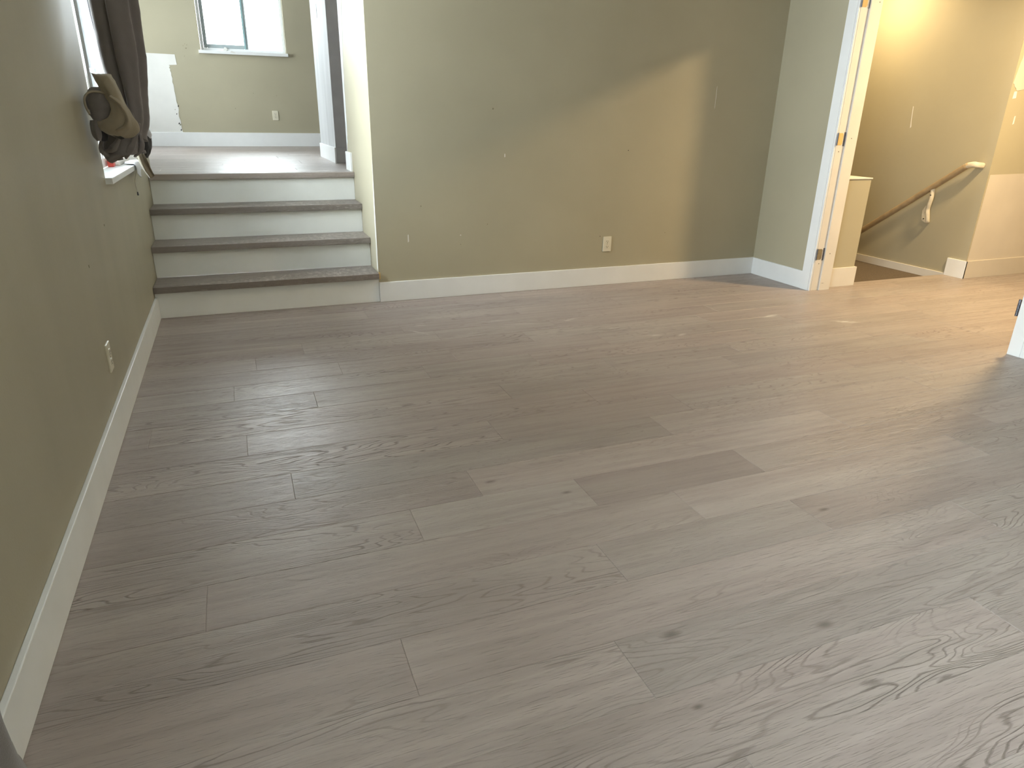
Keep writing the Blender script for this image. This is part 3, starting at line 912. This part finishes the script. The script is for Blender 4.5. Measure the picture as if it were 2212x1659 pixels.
sheet('band_rim', [[(0.098, -1.14, 1.185), (0.130, -1.15, 1.155), (0.146, -1.15, 1.115), (0.138, -1.15, 1.085), (0.104, -1.14, 1.068)],
                   [(0.104, -1.155, 1.188), (0.138, -1.165, 1.156), (0.155, -1.165, 1.112), (0.145, -1.16, 1.078), (0.106, -1.15, 1.060)],
                   [(0.110, -1.14, 1.192), (0.146, -1.15, 1.158), (0.164, -1.15, 1.108), (0.152, -1.15, 1.070), (0.108, -1.14, 1.052)]], TAN, 0.003, cu, wr=0.003, seed=6)
# open grey flap, a dark sheet painted as the shade inside its hollow
sheet('grey_flap', [[(0.014, -1.08, 1.10), (0.010, -1.09, 1.07), (0.014, -1.10, 1.045), (0.030, -1.105, 1.022)],
                    [(0.034, -1.115, 1.10), (0.032, -1.125, 1.07), (0.034, -1.125, 1.045), (0.036, -1.12, 1.024)],
                    [(0.056, -1.10, 1.096), (0.050, -1.11, 1.068), (0.048, -1.11, 1.045), (0.040, -1.105, 1.024)]], GREYCLOTH, 0.003, cu, wr=0.003, seed=8)
sheet('hollow_shade', [[(0.046, -1.095, 1.072), (0.046, -1.092, 1.045), (0.040, -1.092, 1.024)],
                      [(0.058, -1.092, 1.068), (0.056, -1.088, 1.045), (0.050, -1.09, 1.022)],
                      [(0.066, -1.095, 1.058), (0.066, -1.092, 1.040), (0.062, -1.09, 1.026)]], SHADECLOTH, 0.003, cu, wr=0.001)
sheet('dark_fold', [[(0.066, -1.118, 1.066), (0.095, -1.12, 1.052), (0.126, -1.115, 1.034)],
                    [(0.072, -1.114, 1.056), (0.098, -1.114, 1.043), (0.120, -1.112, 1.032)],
                    [(0.080, -1.108, 1.048), (0.100, -1.108, 1.036), (0.112, -1.108, 1.030)]], SHADECLOTH, 0.003, cu, wr=0.001)
# pale and dark folds on the far side of the knot
bundle('pale_fold', [(0.160, -0.86, 1.122), (0.170, -0.85, 1.09), (0.175, -0.85, 1.05), (0.165, -0.86, 1.01)],
       lerp([(0, 0.006), (0.3, 0.018), (0.7, 0.028), (1, 0.010)]), lerp([(0, 0.006), (0.5, 0.030), (1, 0.010)]), BLUEWHITE, cu, lobes=((3, 0.1, 0),), wr=0.006, seed=1)
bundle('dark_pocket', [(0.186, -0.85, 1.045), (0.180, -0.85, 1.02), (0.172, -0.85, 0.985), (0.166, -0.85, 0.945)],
       lerp([(0, 0.006), (0.3, 0.020), (0.7, 0.022), (1, 0.008)]), lerp([(0, 0.006), (0.5, 0.030), (1, 0.010)]), SHADECLOTH, cu, lobes=((3, 0.12, 1),), wr=0.007, seed=14)
# tan tail hanging free
sheet('hem_tail', [[(0.134, -0.87, 0.955), (0.138, -0.87, 0.925), (0.150, -0.86, 0.890), (0.163, -0.85, 0.862)],
                   [(0.142, -0.885, 0.965), (0.148, -0.89, 0.928), (0.160, -0.88, 0.890), (0.172, -0.87, 0.862)],
                   [(0.150, -0.865, 0.968), (0.158, -0.865, 0.930), (0.172, -0.86, 0.895), (0.180, -0.855, 0.868)],
                   [(0.158, -0.88, 0.970), (0.168, -0.88, 0.938), (0.178, -0.87, 0.900), (0.186, -0.86, 0.872)]], TAN, 0.0025, cu, wr=0.003, seed=11)
# rod
rodr = empty('curtain_rod', (0.15, -0.6, 2.26)); tagk(rodr, None, 'dark metal curtain rod above the left wall windows', 'curtain rod')
adopt(MB().cyl((0.15, -5.0, 2.27), (0.15, 0.6, 2.27), 0.010, 12).build('rod', STEEL), rodr)
for yy in (-4.9, -2.1, 0.5):
    adopt(MB().box(0, 0.155, yy-0.006, yy+0.006, 2.265, 2.285).build('bracket', STEEL), rodr)

# more folds across the sack
for k, (P, r) in enumerate((([(0.176, -1.00, 1.09), (0.150, -1.04, 1.02), (0.122, -1.045, 0.975), (0.110, -1.03, 0.955)], 0.014),
                            ([(0.165, -0.99, 1.06), (0.172, -1.0, 1.02), (0.160, -1.01, 0.985), (0.138, -1.02, 0.962)], 0.013),
                            ([(0.110, -1.06, 1.05), (0.085, -1.06, 1.01), (0.060, -1.05, 0.985), (0.040, -1.02, 0.985)], 0.014),
                            ([(0.045, -1.05, 1.04), (0.030, -1.045, 1.01), (0.032, -1.03, 0.98), (0.060, -1.02, 0.955), (0.095, -1.02, 0.948)], 0.012))):
    bundle('cloth_fold', P, lerp([(0, r*0.3), (0.5, r*0.95), (1, r*0.3)]), lerp([(0, r*0.3), (0.5, r*0.8), (1, r*0.3)]), GREYCLOTH, cu, lobes=((3, 0.12, k),), wr=0.004, seed=30+k, n=28)

# second curtain, its lower edge enters the picture at the bottom left
c2 = empty('near_curtain', (0.12, -3.4, 0.02)); tagk(c2, None, 'grey curtain edge hanging by the baseboard at the bottom left corner', 'curtain')
bundle('drape', [(0.085, -3.45, 2.25), (0.085, -3.45, 1.4), (0.085, -3.46, 0.8), (0.083, -3.44, 0.30), (0.085, -3.42, 0.16), (0.090, -3.41, 0.04)],
       lerp([(0, 0.05), (0.7, 0.035), (1, 0.045)]), lerp([(0, 0.08), (0.7, 0.055), (1, 0.07)]), GREYCLOTH, c2, lobes=((5, 0.08, 0.4),), wr=0.004, seed=22)

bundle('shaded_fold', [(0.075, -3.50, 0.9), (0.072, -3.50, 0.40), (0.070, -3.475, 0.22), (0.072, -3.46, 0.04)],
       lerp([(0, 0.035), (0.7, 0.044), (1, 0.05)]), lerp([(0, 0.05), (1, 0.06)]), SHADECLOTH, c2, lobes=((4, 0.08, 0.4),), wr=0.003, seed=25)  # dark bundle stands in for the shadow on the next grey fold
